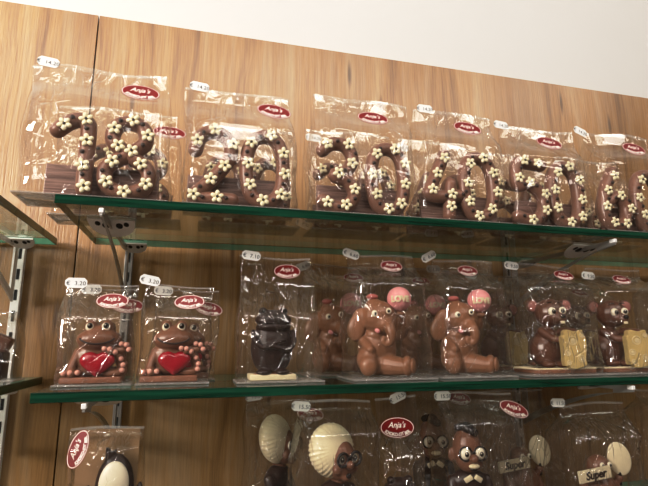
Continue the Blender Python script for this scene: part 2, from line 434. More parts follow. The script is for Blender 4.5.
# ------------------------------------------------------------------ bags, their stickers and price tags
def sticker_mesh():
    bm = bmesh.new(); a, b = .0235, .0128
    def disc(ax, bx, y, mi):
        vs = [bm.verts.new((ax * math.cos(2 * PI * i / 40), y, bx * math.sin(2 * PI * i / 40))) for i in range(40)]
        f = bm.faces.new(vs); f.material_index = mi; f.normal_update()
        if f.normal.y > 0: f.normal_flip()
    disc(a, b, 0, 0); disc(a * .965, b * .94, -.00012, 1); disc(a * .925, b * .88, -.00024, 0)
    put_text(bm, "Anja's", .0098, lambda v: Vector((v.x - .001, -.0004 - v.z, v.y + .0030)), 1, shear=.35, bold=.0001)
    V, F = text_geo("SCHOKO-ST\u00dcBERL", .0060, bold=.00028, spacing=.95)
    wmax = max(abs(v.x) for v in V)
    def arc(v):
        ang = v.x / wmax * 1.12; rx, rz = a * .80, b * .66
        c = Vector((rx * math.sin(ang), 0, -rz * math.cos(ang)))
        n = Vector((math.sin(ang) / rx, 0, -math.cos(ang) / rz)).normalized()
        p = c - n * (v.y * .92); return Vector((p.x, -.0004 - v.z, p.z))
    vs = [bm.verts.new(arc(v)) for v in V]
    for f in F:
        try: bm.faces.new([vs[i] for i in f]).material_index = 1
        except ValueError: pass
    me = bpy.data.meshes.new('oval_sticker'); bm.to_mesh(me); bm.free()
    for m in ('sticker', 'sink'): me.materials.append(M[m])
    return me
STICKER = sticker_mesh()
TAGS = {}
def tag_mesh(price):
    if price in TAGS: return TAGS[price]
    bm = bmesh.new(); w, h, c = .0125, .0062, .0035
    P = [(-w + c, -h), (w - c, -h), (w, -h * .45), (w, h * .45), (w - c, h), (-w + c, h), (-w, h * .45), (-w, -h * .45)]
    fr = [bm.verts.new((x, 0, z)) for x, z in P]; bk = [bm.verts.new((x, .0005, z)) for x, z in P]
    bm.faces.new(fr); bm.faces.new(bk[::-1])
    for i in range(8): bm.faces.new((fr[i], bk[i], bk[(i + 1) % 8], fr[(i + 1) % 8]))
    bmesh.ops.recalc_face_normals(bm, faces=bm.faces[:])
    put_text(bm, '\u20ac  ' + price, .0072, lambda v: Vector((v.x, -.0003 - v.z, v.y - .0008)), 1, spacing=1.05)
    me = bpy.data.meshes.new('price_tag'); bm.to_mesh(me); bm.free()
    for m in ('tag', 'ink'): me.materials.append(M[m])
    TAGS[price] = me; return me

def smooth01(t): t = np.clip(t, 0, 1); return t * t * (3 - 2 * t)

def bag(loc, w, d, h, seed, label, group, sticker=None, tag=None, rz=0, full=.50, flat=.84, lean=.0, crease=14, amp=.0042, flare=.14):
    """a clear bag standing on its folded base, pinched flat towards the top edge"""
    rng = np.random.default_rng(seed)
    nu, nv = 88, 62
    th = np.arange(nu) / nu * 2 * PI
    v = np.linspace(0, 1, nv)
    D = d + (.0028 - d) * smooth01((v - full) / (flat - full))
    D = D * (.93 + .07 * smooth01(v / .06))
    ex = 2.0 / 5.0
    cx = np.sign(np.cos(th)) * np.abs(np.cos(th)) ** ex; sy = np.sign(np.sin(th)) * np.abs(np.sin(th)) ** ex
    W = w * (1 - flare * v - .04 * smooth01((.1 - v) / .1))
    X = .5 * W[:, None] * cx[None, :] + (rng.uniform(-.06, .06) * w * v ** 1.5)[:, None]
    Y = .5 * D[:, None] * sy[None, :]
    Z = h * v[:, None] * np.ones(nu)[None, :]
    disp = np.zeros_like(X)
    for i in range(crease):
        px, pz = rng.uniform(-.5, .5) * w, h * rng.uniform(.25, 1.0) ** .8
        an = rng.choice([rng.normal(0, .35), rng.normal(PI / 2, .35), rng.uniform(0, PI)])
        side = 1 if rng.random() < .5 else -1
        wd = rng.uniform(.006, .016); ln = rng.uniform(.02, .06)
        dx, dz = X - px, Z - pz
        al = dx * math.sin(an) + dz * math.cos(an); ac = dx * math.cos(an) - dz * math.sin(an)
        tent = np.clip(1 - np.abs(ac) / wd, 0, 1) * smooth01(1.4 - np.abs(al) / ln)
        disp += np.where(np.sign(sy)[None, :] == side, tent, 0) * rng.uniform(.35, 1) * amp
    for i in range(5):                                       # broad waves
        kx, kz = rng.normal(0, 28, 2); disp += .0011 * np.sin(kx * X + kz * Z + rng.uniform(0, 6))[:, :] * np.sign(sy)[None, :]
    k = smooth01(v / .12)[:, None] * (1 - .55 * smooth01((v - .8) / .2))[:, None]
    if sticker:
        u0, v0 = sticker[0] * w, sticker[1] * h
        k = k * (1 - .95 * np.exp(-(((X - u0) / .030) ** 2 + ((Z - v0) / .018) ** 2) ** 2) * (sy < 0)[None, :])
    Y = Y + np.sign(sy)[None, :] * np.abs(disp) * k * np.abs(sy)[None, :] ** .5
    wob = .0022 * np.sin(X * 60 + rng.uniform(0, 6)) * smooth01((v - .7) / .3)[:, None]
    Y = Y + wob + lean * (v ** 1.5)[:, None]
    Z = Z + (.0018 * np.sin(X * 45 + rng.uniform(0, 6)) + rng.uniform(-.03, .03) * X) * (v ** 6)[:, None]
    X = X + .0020 * np.sin(Z * 55 + rng.uniform(0, 6)) * smooth01(v / .2)[:, None]
    V = np.stack([X, Y, Z], -1).reshape(-1, 3)
    F = [(j * nu + i, j * nu + (i + 1) % nu, (j + 1) * nu + (i + 1) % nu, (j + 1) * nu + i) for j in range(nv - 1) for i in range(nu)]
    F.append(tuple(range(nu))[::-1])
    me = bpy.data.meshes.new('cellophane_bag'); me.from_pydata(V.tolist(), [], F)
    o = link('cellophane_bag', me, None, ['film' if loc[2] > S1T - .01 else 'film_creased', 'film_edge'], loc=loc); o.rotation_euler = (0, 0, rz)
    for f, p in enumerate(me.polygons):
        j, i = divmod(f, nu)
        if j >= nv - 2: p.material_index = 1
    describe(o, label, 'bag', group)
    bb = bmesh.new(); box(bb, (0, 0, .0012), (w * .985, d * 1.0, .0022), bev=.0004, seg=1)
    from_bm('base_fold', bb, o, ['basesheet'], smooth=False)
    def front(u, vv):                                         # point just in front of the front sheet
        j = int(round(vv * (nv - 1))); row = V.reshape(nv, nu, 3)[min(j, nv - 1)]
        m = sy < -.3; q = row[m]; i = np.argmin(np.abs(q[:, 0] - u * w)); return float(q[i, 1])
    if sticker:
        u, vv, an = sticker[:3]
        ya, yb = front(u, vv - .05), front(u, vv + .05)
        s = bpy.data.objects.new('oval_sticker', STICKER); COL.objects.link(s); s.parent = o
        tilt = math.atan2(yb - ya, .1 * h); k2 = .6
        s.location = (u * w, (ya + yb) / 2 - .0016 - .0125 * math.sin(abs(tilt) * (1 - k2)), vv * h)
        s.rotation_euler = Euler((-tilt * k2, an, 0))
        if len(sticker) > 3: s.scale = (sticker[3],) * 3
    if tag:
        u, vv, an, price = tag
        s = bpy.data.objects.new('price_tag', tag_mesh(price)); COL.objects.link(s); s.parent = o
        s.location = (u * w, front(u, min(vv, 1)) - .0030, vv * h); s.rotation_euler = (0, an, 0)
    return o

# ------------------------------------------------------------------ chocolate numbers
def flower_mesh():
    bm = bmesh.new()
    for i in range(5):
        a = 2 * PI * i / 5 + .3
        ell(bm, (math.cos(a) * .0049, 0, math.sin(a) * .0049), (.0038, .0021, .0029), (0, -a, 0), 10, 0)
    ell(bm, (0, -.0004, 0), (.0024, .0016, .0024), seg=10, mi=0)
    ell(bm, (0, -.0018, 0), (.0018, .0014, .0018), seg=10, mi=1)
    me = bpy.data.meshes.new('flower'); bm.to_mesh(me); bm.free()
    for p in me.polygons: p.use_smooth = True
    for m in ('flower', 'dark'): me.materials.append(M[m])
    return me
FLOWER = flower_mesh()
def dot_mesh():
    bm = bmesh.new(); ell(bm, (0, 0, 0), (.0027, .0018, .0027), seg=10)
    me = bpy.data.meshes.new('chocolate_dot'); bm.to_mesh(me); bm.free(); me.materials.append(M['dark'])
    for p in me.polygons: p.use_smooth = True
    return me
DOT = dot_mesh()
def oval(): return [(.5 + .5 * math.copysign(abs(math.cos(a)) ** .8, math.cos(a)), .5 + .5 * math.copysign(abs(math.sin(a)) ** .85, math.sin(a))) for a in [PI / 2 - 2 * PI * i / 12 for i in range(12)]]
DIGITS = {
    '1': (.031, [([(-.08, .80), (.28, .92), (.68, .975), (.95, .93), (1, .80), (1, .45), (1, .02)], False)]),
    '2': (.046, [([(0, .70), (.12, .90), (.5, 1), (.88, .88), (.95, .66), (.66, .40), (.25, .16), (.02, .02), (.5, .0), (1.02, .0)], False)]),
    '3': (.044, [([(0, .88), (.32, 1), (.75, .97), (.95, .77), (.74, .57), (.36, .50), (.78, .42), (1, .22), (.76, .03), (.38, 0), (0, .10)], False)]),
    '4': (.048, [([(.62, 1), (.40, .74), (.14, .44), (.05, .33), (.30, .29), (.72, .31), (1.05, .33)], False), ([(.78, .52), (.74, .30), (.70, .0)], False)]),
    '5': (.046, [([(1.02, .98), (.55, 1), (.12, .98), (.08, .60), (.5, .63), (.95, .46), (.98, .2), (.62, .0), (.0, .06)], False)]),
    '6': (.044, [([(.55, 1), (.22, .72), (.02, .38), (.10, .10), (.5, 0), (.92, .12), (.98, .38), (.62, .55), (.22, .42)], False)]),
    '8': (.048, [([(.5, .54), (.12, .72), (.18, .93), (.5, 1), (.82, .93), (.88, .72), (.5, .54), (.02, .34), (.06, .09), (.5, 0), (.94, .09), (.98, .34)], True)]),
    '0': (.048, [(oval(), True)]),
}
RA, RB, DH = .0092, .0100, .108
def digit(ch, x, parent, seed):
    """x = left side of the stroke bounds"""
    w, strokes = DIGITS[ch]; H = DH - 2 * RA; rnd = random.Random(seed)
    bm = bmesh.new(); spots = []
    for pts, closed in strokes:
        path = cat([(px * w, 0, RA + pz * H) for px, pz in pts], 7, closed)
        sweep(bm, path, RA, RB, closed, n=16)
        acc, turn = .004, 0
        for i in range(1, len(path)):
            acc += (path[i] - path[i - 1]).length
            if acc > .0122:
                p = path[i]
                if all((p - q).length > .0108 for q, _ in spots): spots.append((p, turn)); turn ^= 1
                acc = 0
    o = from_bm('digit', bm, parent, ['number'], loc=(x + RA, 0, 0))
    for p, turn in spots:
        s = bpy.data.objects.new('chocolate_dot' if turn else 'flower', DOT if turn else FLOWER); COL.objects.link(s); s.parent = o
        s.location = (p.x + rnd.uniform(-.003, .003), -RB - .0002, p.z + rnd.uniform(-.001, .001)); s.rotation_euler = (0, rnd.uniform(0, 6), 0)
    return o

NG = 'chocolate numbers with cream flowers on the top shelf'
def number(txt, xs, x0, x1, loc, label, seed):
    t = empty('chocolate_number', loc, label, 'chocolate', NG)
    for ch, x in zip(txt, xs): digit(ch, x, t, seed + ord(ch))
    bm = bmesh.new(); box(bm, (0, 0, .0215), (x1 - x0, .007, .043), bev=.0012)
    from_bm('plaque', bm, t, ['plaque'], smooth=False, loc=((x0 + x1) / 2, .0142, 0))
    return t

BG1 = 'clear bags around the chocolate numbers'
def num_set(txt, cx, xs, x0, x1, seed, bagw, bagh, bx, st, tg, back, btag, bst=None):
    words = {'18': 'eighteen', '20': 'twenty', '30': 'thirty', '40': 'forty', '50': 'fifty', '60': 'sixty'}[txt]
    zt = S1T + .0042
    n = number(txt, xs, x0, x1, (cx, .606, zt), f'milk chocolate number {txt} with cream flowers, front one on the top shelf', seed)
    bag((bx, .616, S1T + .0003), bagw, .060, bagh, seed, f'clear bag with red oval sticker around the front chocolate number {txt}', BG1, st, tg, full=.64, flat=.89, flare=.04, lean=.012, crease=14, amp=.003)
    dup(n, (cx + back, .702, zt), f'chocolate number {txt} standing behind the front number {txt}')
    bag((bx + back, .710, S1T + .0003), bagw, .060, bagh * .95, seed + 50, f'clear bag around the rear chocolate number {txt}', BG1, bst, btag, full=.64, flat=.89, flare=.04, lean=.010, crease=12, amp=.003)

#        text  centre  digit lefts        plaque         seed width height bagx   sticker           tag                         back
num_set('18', -.115, (-.0570, -.0035), (-.062), .066, 3, .168, .180, -.118, (.24, .83, .05), (-.42, 1.0, .12, '14.20'), .012, None, (.36, .80, .05))
num_set('20', .049, (-.065, -.001), (-.064), .060, 11, .146, .172, .0525, (.28, .84, .08), (-.40, 1.0, .10, '14.20'), .020, None)
num_set('30', .216, (-.066, .003), (-.062), .064, 21, .150, .184, .2175, (.12, .82, .0), None, .018, (-.42, .90, .05, '14.20'))
num_set('40', .370, (-.068, -.009), (-.063), .060, 31, .139, .182, .3650, (.16, .84, .05), (-.30, 1.0, .0, '14.20'), .022, (-.45, .90, .04, '14.20'))
num_set('50', .524, (-.076, -.013), (-.059), .053, 41, .143, .172, .5125, (.14, .84, .05), (-.40, 1.0, .1, '14.20'), .026, (-.40, .88, .06, '14.20'))
num_set('60', .680, (-.076, -.010), (-.057), .055, 51, .142, .180, .6700, (.20, .84, .05), (-.47, .98, .35, '14.20'), .026, (-.40, .92, -.05, '14.20'))

# ------------------------------------------------------------------ the figures
def eye(parent, c, r, look=(0, 0), pupil=.55, name='eye'):
    bm = bmesh.new(); ell(bm, (0, 0, 0), (r, r * .6, r * 1.08), seg=14)
    e = from_bm(name, bm, parent, ['eye'], loc=c)
    bm = bmesh.new(); ell(bm, (0, 0, 0), (r * pupil, r * .4, r * pupil * 1.1), seg=12, mi=0)
    ell(bm, (-r * .15, -r * .36, r * .2), r * .13, seg=8, mi=1)  # small white dot: a highlight modelled onto the pupil
    from_bm('pupil', bm, e, ['lens', 'eye'], loc=(look[0] * r, -r * .42, look[1] * r))
    return e

def heart_bm(w, h, d):
    bm = bmesh.new(); n = 44; rings = []
    for q, s in ((0, 1.0), (.35, .97), (.7, .84), (.92, .62), (1.0, .3)):
        r = []
        for i in range(n):
            t = 2 * PI * i / n
            x = (16 * math.sin(t) ** 3 * .7 + 16 * math.sin(t) * .3) / 16.5; z = ((13 * math.cos(t) - 5 * math.cos(2 * t) - 2 * math.cos(3 * t) - math.cos(4 * t) + 2.4) * .6 + 15 * math.cos(t) * .4) / 15
            r.append(bm.verts.new((x * w * s, -d * q, z * h * s)))
        rings.append(r)
    for a, b in zip(rings, rings[1:]):
        for i in range(n): bm.faces.new((a[i], a[(i + 1) % n], b[(i + 1) % n], b[i]))
    bm.faces.new(rings[-1]); bm.faces.new(rings[0][::-1])
    bmesh.ops.recalc_face_normals(bm, faces=bm.faces[:]); return bm

def make_frog(loc, label, group):
    t = empty('chocolate_frog', loc, label, 'chocolate', group)
    def body(bm):
        ell(bm, (-.001, .002, .027), (.0205, .0125, .022))
        ell(bm, (.003, -.002, .0475), (.0235, .0150, .0130)); ell(bm, (.003, -.001, .054), (.017, .012, .010))
        for x in (-.006, .011): ell(bm, (x, -.002, .0625), (.0068, .0070, .0072))
        limb(bm, (-.017, 0, .034), (-.022, -.008, .016), .0050, .0045); limb(bm, (-.022, -.006, .016), (-.020, -.012, .011), .0050, .0050)
        limb(bm, (.017, 0, .036), (.030, -.004, .036), .0052, .0042); limb(bm, (.026, 0, .030), (.031, -.004, .013), .0058, .0050)
        ell(bm, (-.020, -.006, .0105), (.011, .0075, .005)); ell(bm, (.020, -.004, .0105), (.013, .0075, .005))
        limb(bm, (.016, -.006, .034), (.018, -.014, .034), .0045, .004)
    fused('body', body, .0011, 4, ['milk'], t)
    bm = bmesh.new(); box(bm, (0, -.002, .0035), (.063, .026, .007), bev=.0015); from_bm('base', bm, t, ['crumb'])
    from_bm('heart', heart_bm(.0190, .0150, .0062), t, ['red'], loc=(.005, -.0115, .0215))
    eye(t, (-.0065, -.0078, .0615), .0045, (.10, .30), .66); eye(t, (.0105, -.0078, .0615), .0048, (.10, .30), .66)
    bm = bmesh.new()
    arc = []
    for i in range(17):
        a = -1.25 + 2.5 * i / 16; x, z = .003 + .0185 * math.sin(a), .0512 - .0085 * math.cos(a)
        q = max(0, 1 - ((x - .003) / .0235) ** 2 - ((z - .0475) / .0130) ** 2)
        arc.append((x, -.002 - .0150 * math.sqrt(q) - .0001, z))
    sweep(bm, arc, .0010, n=8); from_bm('mouth', bm, t, ['dark'])
    for x, z, y in ((-.028, .0115, -.0130), (-.021, .0120, -.0145), (-.0135, .0122, -.0145), (.0120, .0375, -.0165), (.0178, .0370, -.0170), (.0232, .0338, -.0150),
                    (.028, .0425, -.007), (.0335, .0415, -.0075), (.0365, .0362, -.0080), (.029, .0262, -.0080), (.0318, .0195, -.0090), (.0312, .0138, -.0100)):
        bm = bmesh.new(); ell(bm, (0, 0, 0), .0030, seg=12); from_bm('toe', bm, t, ['pearl'], loc=(x, y, z))
    t.scale = (1.07,) * 3
    return t
FG = 'chocolate frogs hugging red hearts'; BG2 = 'clear bags on the frog and mouse shelf'
zf, zb = S2T + .0028, S2T + .0003
f0 = make_frog((-.1130, .660, zf), 'milk chocolate frog hugging a red heart, the left front frog', FG)
dup(f0, (-.0250, .658, zf), 'milk chocolate frog hugging a red heart, the right front frog', FG)
dup(f0, (-.1180, .718, zf), 'chocolate frog with heart behind the left front frog', FG)
dup(f0, (-.0100, .718, zf), 'chocolate frog with heart behind the right front frog', FG)
bag((-.1095, .657, zb), .087, .044, .122, 71, 'clear bag around the left front chocolate frog', BG2, (.15, .82, -.02, .80), (-.36, 1.0, .0, '3.20'), full=.62, flat=.90, flare=.03, lean=.006, amp=.003)
bag((-.0200, .655, zb), .087, .044, .122, 72, 'clear bag around the right front chocolate frog', BG2, (.17, .82, -.05, .80), (-.40, 1.04, .20, '3.20'), full=.62, flat=.90, flare=.03, lean=.006, amp=.003)
bag((-.1150, .715, zb), .088, .044, .122, 73, 'clear bag around the frog behind the left front frog', BG2, (.35, .80, .0, .82), (-.20, .98, .0, '3.20'), full=.62, flat=.90, flare=.03, amp=.003)
bag((-.0110, .715, zb), .088, .044, .122, 74, 'clear bag around the frog behind the right front frog', BG2, (.36, .78, .2, .82), (-.34, .98, .05, '3.20'), full=.62, flat=.90, flare=.03, amp=.003)

def make_toad(loc, label, mat='dark', cat_=None):
    t = empty('chocolate_toad', loc, label, 'chocolate')
    def body(bm):
        ell(bm, (0, 0, .0375), (.0258, .0185, .0345))
        ell(bm, (.001, -.002, .0700), (.0225, .0165, .0095)); ell(bm, (.001, -.0035, .0615), (.0218, .0170, .0070)); ell(bm, (.001, -.001, .075), (.0175, .013, .0075))
        for x in (-.0120, .0130): ell(bm, (x, -.003, .0800), (.0055, .006, .0050))
        sweep(bm, cat([(-.0235, -.008, .056), (-.0215, -.0165, .044), (-.012, -.0195, .0375), (.004, -.0215, .0440), (.012, -.0195, .0460)], 5), .0030, n=8, up=Vector((0, 0, 1)))
        sweep(bm, cat([(.0245, -.007, .056), (.0245, -.0145, .044), (.017, -.0185, .0355), (.000, -.0215, .0385), (-.008, -.0210, .0405)], 5), .0030, n=8, up=Vector((0, 0, 1)))
        for q in (-1, 1): ell(bm, (q * .011, -.012, .0090), (.009, .009, .0040))
    fused('body', body, .0011, 2, [mat], t)
    bm = bmesh.new()
    sweep(bm, [(.001 + .0205 * math.sin(a), -.0185 * math.cos(a) ** .6 + .0005, .0645 + .0006 * math.cos(a)) for a in [(-1.2 + 2.4 * i / 14) for i in range(15)]], .0007, n=8)
    from_bm('mouth', bm, t, ['lens'])
    bm = bmesh.new(); box(bm, (0, 0, .0035), (.054, .036, .007), bev=.0014); from_bm('base', bm, t, ['white'])
    bm = bmesh.new()
    for x, y, r in ((-.014, -.010, .009), (.012, -.011, .011), (.0, -.006, .010)): ell(bm, (x, y, .0073), (r, r * .6, .0012), seg=12)
    from_bm('crumbs', bm, t, ['crumb'])
    for x in (-.0125, .0135):
        bm = bmesh.new(); ell(bm, (0, 0, 0), (.0025, .0012, .0022), seg=10); from_bm('eye', bm, t, ['lens'], loc=(x, -.0085, .0800))
    return t
td = make_toad((.1010, .648, zf), 'dark chocolate toad with folded arms on a white base'); td.scale = (1.08,) * 3
bag((.1095, .648, zb), .112, .062, .163, 75, 'tall clear bag around the dark chocolate toad', BG2, (.10, .88, .0, .78), (-.34, 1.0, .12, '7.10'), full=.46, flat=.80, lean=.006, crease=18)

def make_elephant(loc, label, group, rz):
    t = empty('chocolate_elephant', loc, label, 'chocolate', group, rz)
    def body(bm):
        ell(bm, (-.009, .004, .036), (.0275, .0205, .030)); ell(bm, (-.008, .003, .056), (.0215, .0175, .018)); ell(bm, (-.010, .001, .018), (.0255, .019, .017))
        ell(bm, (-.006, -.004, .081), (.0250, .0205, .0235)); ell(bm, (-.001, -.010, .072), (.0180, .0150, .0160))
        ell(bm, (-.012, -.002, .096), (.013, .012, .012))
        ell(bm, (-.0320, -.006, .080), (.0120, .0055, .0150), (0, .45, 0)); ell(bm, (-.0385, -.008, .066), (.0130, .0050, .0185), (0, .20, 0)); ell(bm, (-.0355, .000, .061), (.0115, .0055, .0150), (0, .15, 0)); ell(bm, (-.0350, .001, .072), (.0095, .0050, .0130), (0, .3, 0)); ell(bm, (-.0270, .002, .083), (.0090, .0055, .0100))
        ell(bm, (.0190, .012, .078), (.0110, .0050, .0160), (0, -.3, 0))
        tr = cat([(.003, -.018, .071), (.007, -.025, .065), (.009, -.0275, .056), (.0075, -.027, .048), (.002, -.0275, .0440), (-.0025, -.028, .0470), (-.0020, -.028, .0510)], 5)
        sweep(bm, tr, [.0088 - .0046 * min(1, 1.3 * i / (len(tr) - 1)) for i in range(len(tr))], n=12)
        limb(bm, (.010, .002, .056), (.021, .000, .079), .0068, .0062); ell(bm, (.023, -.001, .085), (.0085, .0085, .0050))
        limb(bm, (-.028, -.002, .048), (-.020, -.018, .036), .0085, .0065)
        limb(bm, (.004, -.006, .0165), (.022, -.016, .0140), .0155, .0120); ell(bm, (.0300, -.0185, .0150), (.0080, .0125, .0135), (0, 0, -.4))
        ell(bm, (-.0230, -.010, .0230), (.0155, .0150, .0180)); ell(bm, (-.0230, -.0215, .0150), (.0125, .0090, .0140))
    fused('body', body, .0013, 3, ['elephant'], t)
    eye(t, (-.0130, -.0232, .0850), .0042, (.22, -.05), .5); eye(t, (.0065, -.0235, .0885), .0040, (-.05, -.05), .5)
    bm = bmesh.new(); ell(bm, (-.0095, -.0225, .0615), (.0042, .0035, .0030), (0, .6, 0), 12); from_bm('mouth', bm, t, ['pink'])
    bm = bmesh.new(); ell(bm, (-.0145, -.004, .1095), (.0085, .008, .0045), seg=14); from_bm('hair_tuft', bm, t, ['mouth'])
    bm = bmesh.new(); ell(bm, (0, 0, 0), (.0172, .0172, .0172), seg=24, mi=0)
    def on_ball(v):
        ax, az = v.x / .0172, v.y / .0172; r = .0171 - v.z
        return Vector((r * math.sin(ax) * math.cos(az), -r * math.cos(ax) * math.cos(az), r * math.sin(az) - .0015)) * 1.0
    put_text(bm, 'LOVE', .0108, lambda v: on_ball(Vector((v.x, v.y, -v.z))), 1, bold=.0006, extrude=.0014, spacing=1.0)
    from_bm('ball', bm, t, ['pink', 'white'], loc=(.0235, -.0020, .1065))
    for x, y, z in ((.0375, -.0195, .0150), ):
        bm = bmesh.new(); ell(bm, (0, 0, 0), (.0035, .0100, .0105), (0, 0, -.4), 14); from_bm('foot_sole', bm, t, ['elephant'], loc=(x, y, z))
    return t
EG = 'chocolate elephants holding a pink ball'
e0 = make_elephant((.2600, .657, zf), 'chocolate elephant holding up a pink ball lettered LOVE, left front elephant', EG, -.30)
dup(e0, (.3900, .660, zf), 'front chocolate elephant beside the mice, its pink ball under glare', EG, -.34)
dup(e0, (.2190, .752, zf), 'chocolate elephant half hidden behind the left front elephant', EG, -.25)
dup(e0, (.3660, .752, zf), 'chocolate elephant behind the elephant beside the mice', EG, -.25)
bag((.2600, .652, zb), .118, .082, .172, 81, 'clear bag around the left front elephant with the pink ball', BG2, (.08, .90, .03, .72), (-.40, 1.0, .30, '6.60'), full=.72, flat=.93, lean=.004, crease=18)
bag((.3870, .656, zb), .116, .082, .170, 82, 'clear bag around the front elephant beside the mice', BG2, (.06, .90, .03, .72), (-.45, 1.02, -.50, '6.60'), full=.72, flat=.93, lean=.004, crease=20, amp=.006)
bag((.2200, .754, zb), .122, .084, .170, 83, 'clear bag around the half hidden elephant behind the left front one', BG2, (.2, .88, 0, .72), (-.46, .98, -.40, '6.60'), full=.72, flat=.93)
bag((.3650, .754, zb), .124, .084, .170, 84, 'clear bag around the elephant behind the one beside the mice', BG2, (-.05, .86, 0, .72), (.2, 1.0, 0, '6.60'), full=.72, flat=.93)

def make_mouse(loc, label, group, rz):
    t = empty('chocolate_mouse', loc, label, 'chocolate', group, rz)
    def body(bm):
        ell(bm, (-.012, .002, .034), (.0245, .021, .027)); ell(bm, (-.010, 0, .052), (.0175, .016, .018))
        ell(bm, (-.002, -.003, .090), (.0235, .0205, .0225)); ell(bm, (.003, -.014, .083), (.0155, .0140, .0110))
        ell(bm, (.006, -.024, .080), (.0075, .0070, .0065))
        for x in (-.026, .023): ell(bm, (x, .004, .1015), (.0105, .0045, .0115))
        limb(bm, (-.020, -.010, .062), (-.008, -.024, .050), .0065, .0055); limb(bm, (-.008, -.024, .050), (.012, -.031, .048), .0055, .0058)
        limb(bm, (.010, -.008, .062), (.022, -.029, .060), .0058, .0055)
        for x in (-.016, .004): ell(bm, (x, -.020, .0125), (.0105, .0120, .0055))
        tail = cat([(-.030, .012, .014), (-.036, .004, .013), (-.034, -.008, .0125)], 6); sweep(bm, tail, .0030, n=8)
    fused('body', body, .0013, 3, ['mouse'], t)
    for x in (-.0265, .0235):
        bm = bmesh.new(); ell(bm, (0, 0, 0), (.0076, .0022, .0086), seg=16); from_bm('inner_ear', bm, t, ['ear'], loc=(x, -.0005, .1013))
    eye(t, (-.0055, -.0225, .0915), .0060, (.25, -.05), .55); eye(t, (.0095, -.0232, .0925), .0056, (-.05, -.05), .55)
    bm = bmesh.new(); ell(bm, (.0068, -.0315, .0835), (.0038, .0034, .0032), seg=12); from_bm('nose', bm, t, ['lens'])
    bm = bmesh.new(); box(bm, (.0065, -.0290, .0748), (.0062, .0024, .0042), bev=.0006); from_bm('teeth', bm, t, ['white'])
    for x in (-.0070, .0090):
        bm = bmesh.new(); sweep(bm, [(x - .0035, -.0185, .1052), (x, -.0188, .1062), (x + .0035, -.0185, .1058)], .0008, n=6); from_bm('eyebrow', bm, t, ['dark'])
    # cheese: a wavy slab with holes of its own
    bm = bmesh.new(); w, h, d = .0170, .0275, .0065
    n = 40; ring = []
    for q in (-1, -.8, .8, 1):
        s = .96 if abs(q) == 1 else 1; r = []
        for i in range(n):
            a = 2 * PI * i / n; c, sn = math.cos(a), math.sin(a)
            k = 1 + .05 * math.sin(7 * a) + .03 * math.sin(11 * a + 1)
            r.append(bm.verts.new((w * s * k * math.copysign(abs(c) ** .45, c), d * q, h * s * k * math.copysign(abs(sn) ** .45, sn))))
        ring.append(r)
    for a, b in zip(ring, ring[1:]):
        for i in range(n): bm.faces.new((a[i], a[(i + 1) % n], b[(i + 1) % n], b[i]))
    bm.faces.new(ring[0][::-1]); bm.faces.new(ring[-1])
    bmesh.ops.recalc_face_normals(bm, faces=bm.faces[:])
    ch = from_bm('cheese', bm, t, ['cheese'], smooth=False, loc=(.0150, -.0345, .0355)); ch.rotation_euler = (0, .03, .10)
    bm = bmesh.new()
    for x, z, r in ((-.003, .012, .0062), (.009, -.014, .0050), (-.011, -.006, .0042), (.011, .020, .0032), (-.010, -.020, .0030)):
        ringp = [(x + r * math.cos(2 * PI * i / 18), -d - .0002, z + r * math.sin(2 * PI * i / 18)) for i in range(18)]
        sweep(bm, ringp, .0007, closed=True, n=6)
        ell(bm, (x + r * .15, -d + .0002, z - r * .1), (r * .72, .0006, r * .72), seg=12)
    from_bm('hole_rims', bm, ch, ['cream'])
    return t
MG = 'chocolate mice with a slab of cheese'
def mouse_base(t, x, y):
    b = bmesh.new(); box(b, (0, 0, .0030), (.100, .060, .006), bev=.001); o = from_bm('base', b, t, ['crumb'])
    bm = bmesh.new()
    for i in range(26):
        u = i / 25 - .5
        ell(bm, (u * .098, -.028, .0066), (.0026, .0028, .0018), seg=8)
        ell(bm, (u * .098, .028, .0066), (.0026, .0028, .0018), seg=8)
    for i in range(1, 14):
        for s in (-1, 1): ell(bm, (s * .049, -.028 + i * .004, .0066), (.0026, .0026, .0018), seg=8)
    k = from_bm('icing_border', bm, o, ['white'])
    o.rotation_euler = (0, 0, -t.rotation_euler.z); o.location = (-.004, -.004, 0)
    return o
m0 = make_mouse((.5450, .662, zf), 'brown chocolate mouse holding yellow cheese, fully visible front mouse', MG, -.36)
mouse_base(m0, 0, 0)
dup(m0, (.6620, .662, zf), 'brown chocolate mouse with cheese, front mouse near the right end of the shelf', MG)
dup(m0, (.5250, .768, zf), 'chocolate mouse with cheese behind the fully visible front mouse', MG)
dup(m0, (.6920, .773, zf), 'chocolate mouse with cheese in the back row at the right', MG)
dup(m0, (.8000, .662, zf), 'chocolate mouse with cheese cut off by the right border', MG)
bag((.5320, .658, zb), .136, .098, .168, 91, 'clear bag around the fully visible front mouse', BG2, (.16, .89, .05, .76), (-.42, .98, .1, '9.50'), full=.74, flat=.94, crease=18)
bag((.6640, .658, zb), .126, .098, .166, 92, 'clear bag around the front mouse near the right end', BG2, (.02, .88, .05, .76), (-.40, .92, .08, '9.50'), full=.74, flat=.94, crease=18)
bag((.5200, .765, zb), .130, .098, .166, 93, 'clear bag around the mouse behind the fully visible mouse', BG2, None, (-.4, .99, .1, '9.50'), full=.74, flat=.94)
bag((.6900, .770, zb), .130, .098, .166, 94, 'clear bag around the back row mouse at the right', BG2, (-.2, .8, .1, .76), None, full=.74, flat=.94)
bag((.8020, .658, zb), .128, .098, .166, 95, 'clear bag around the mouse cut off by the right border', BG2, (-.22, .82, .2, .76), None, full=.74, flat=.94)

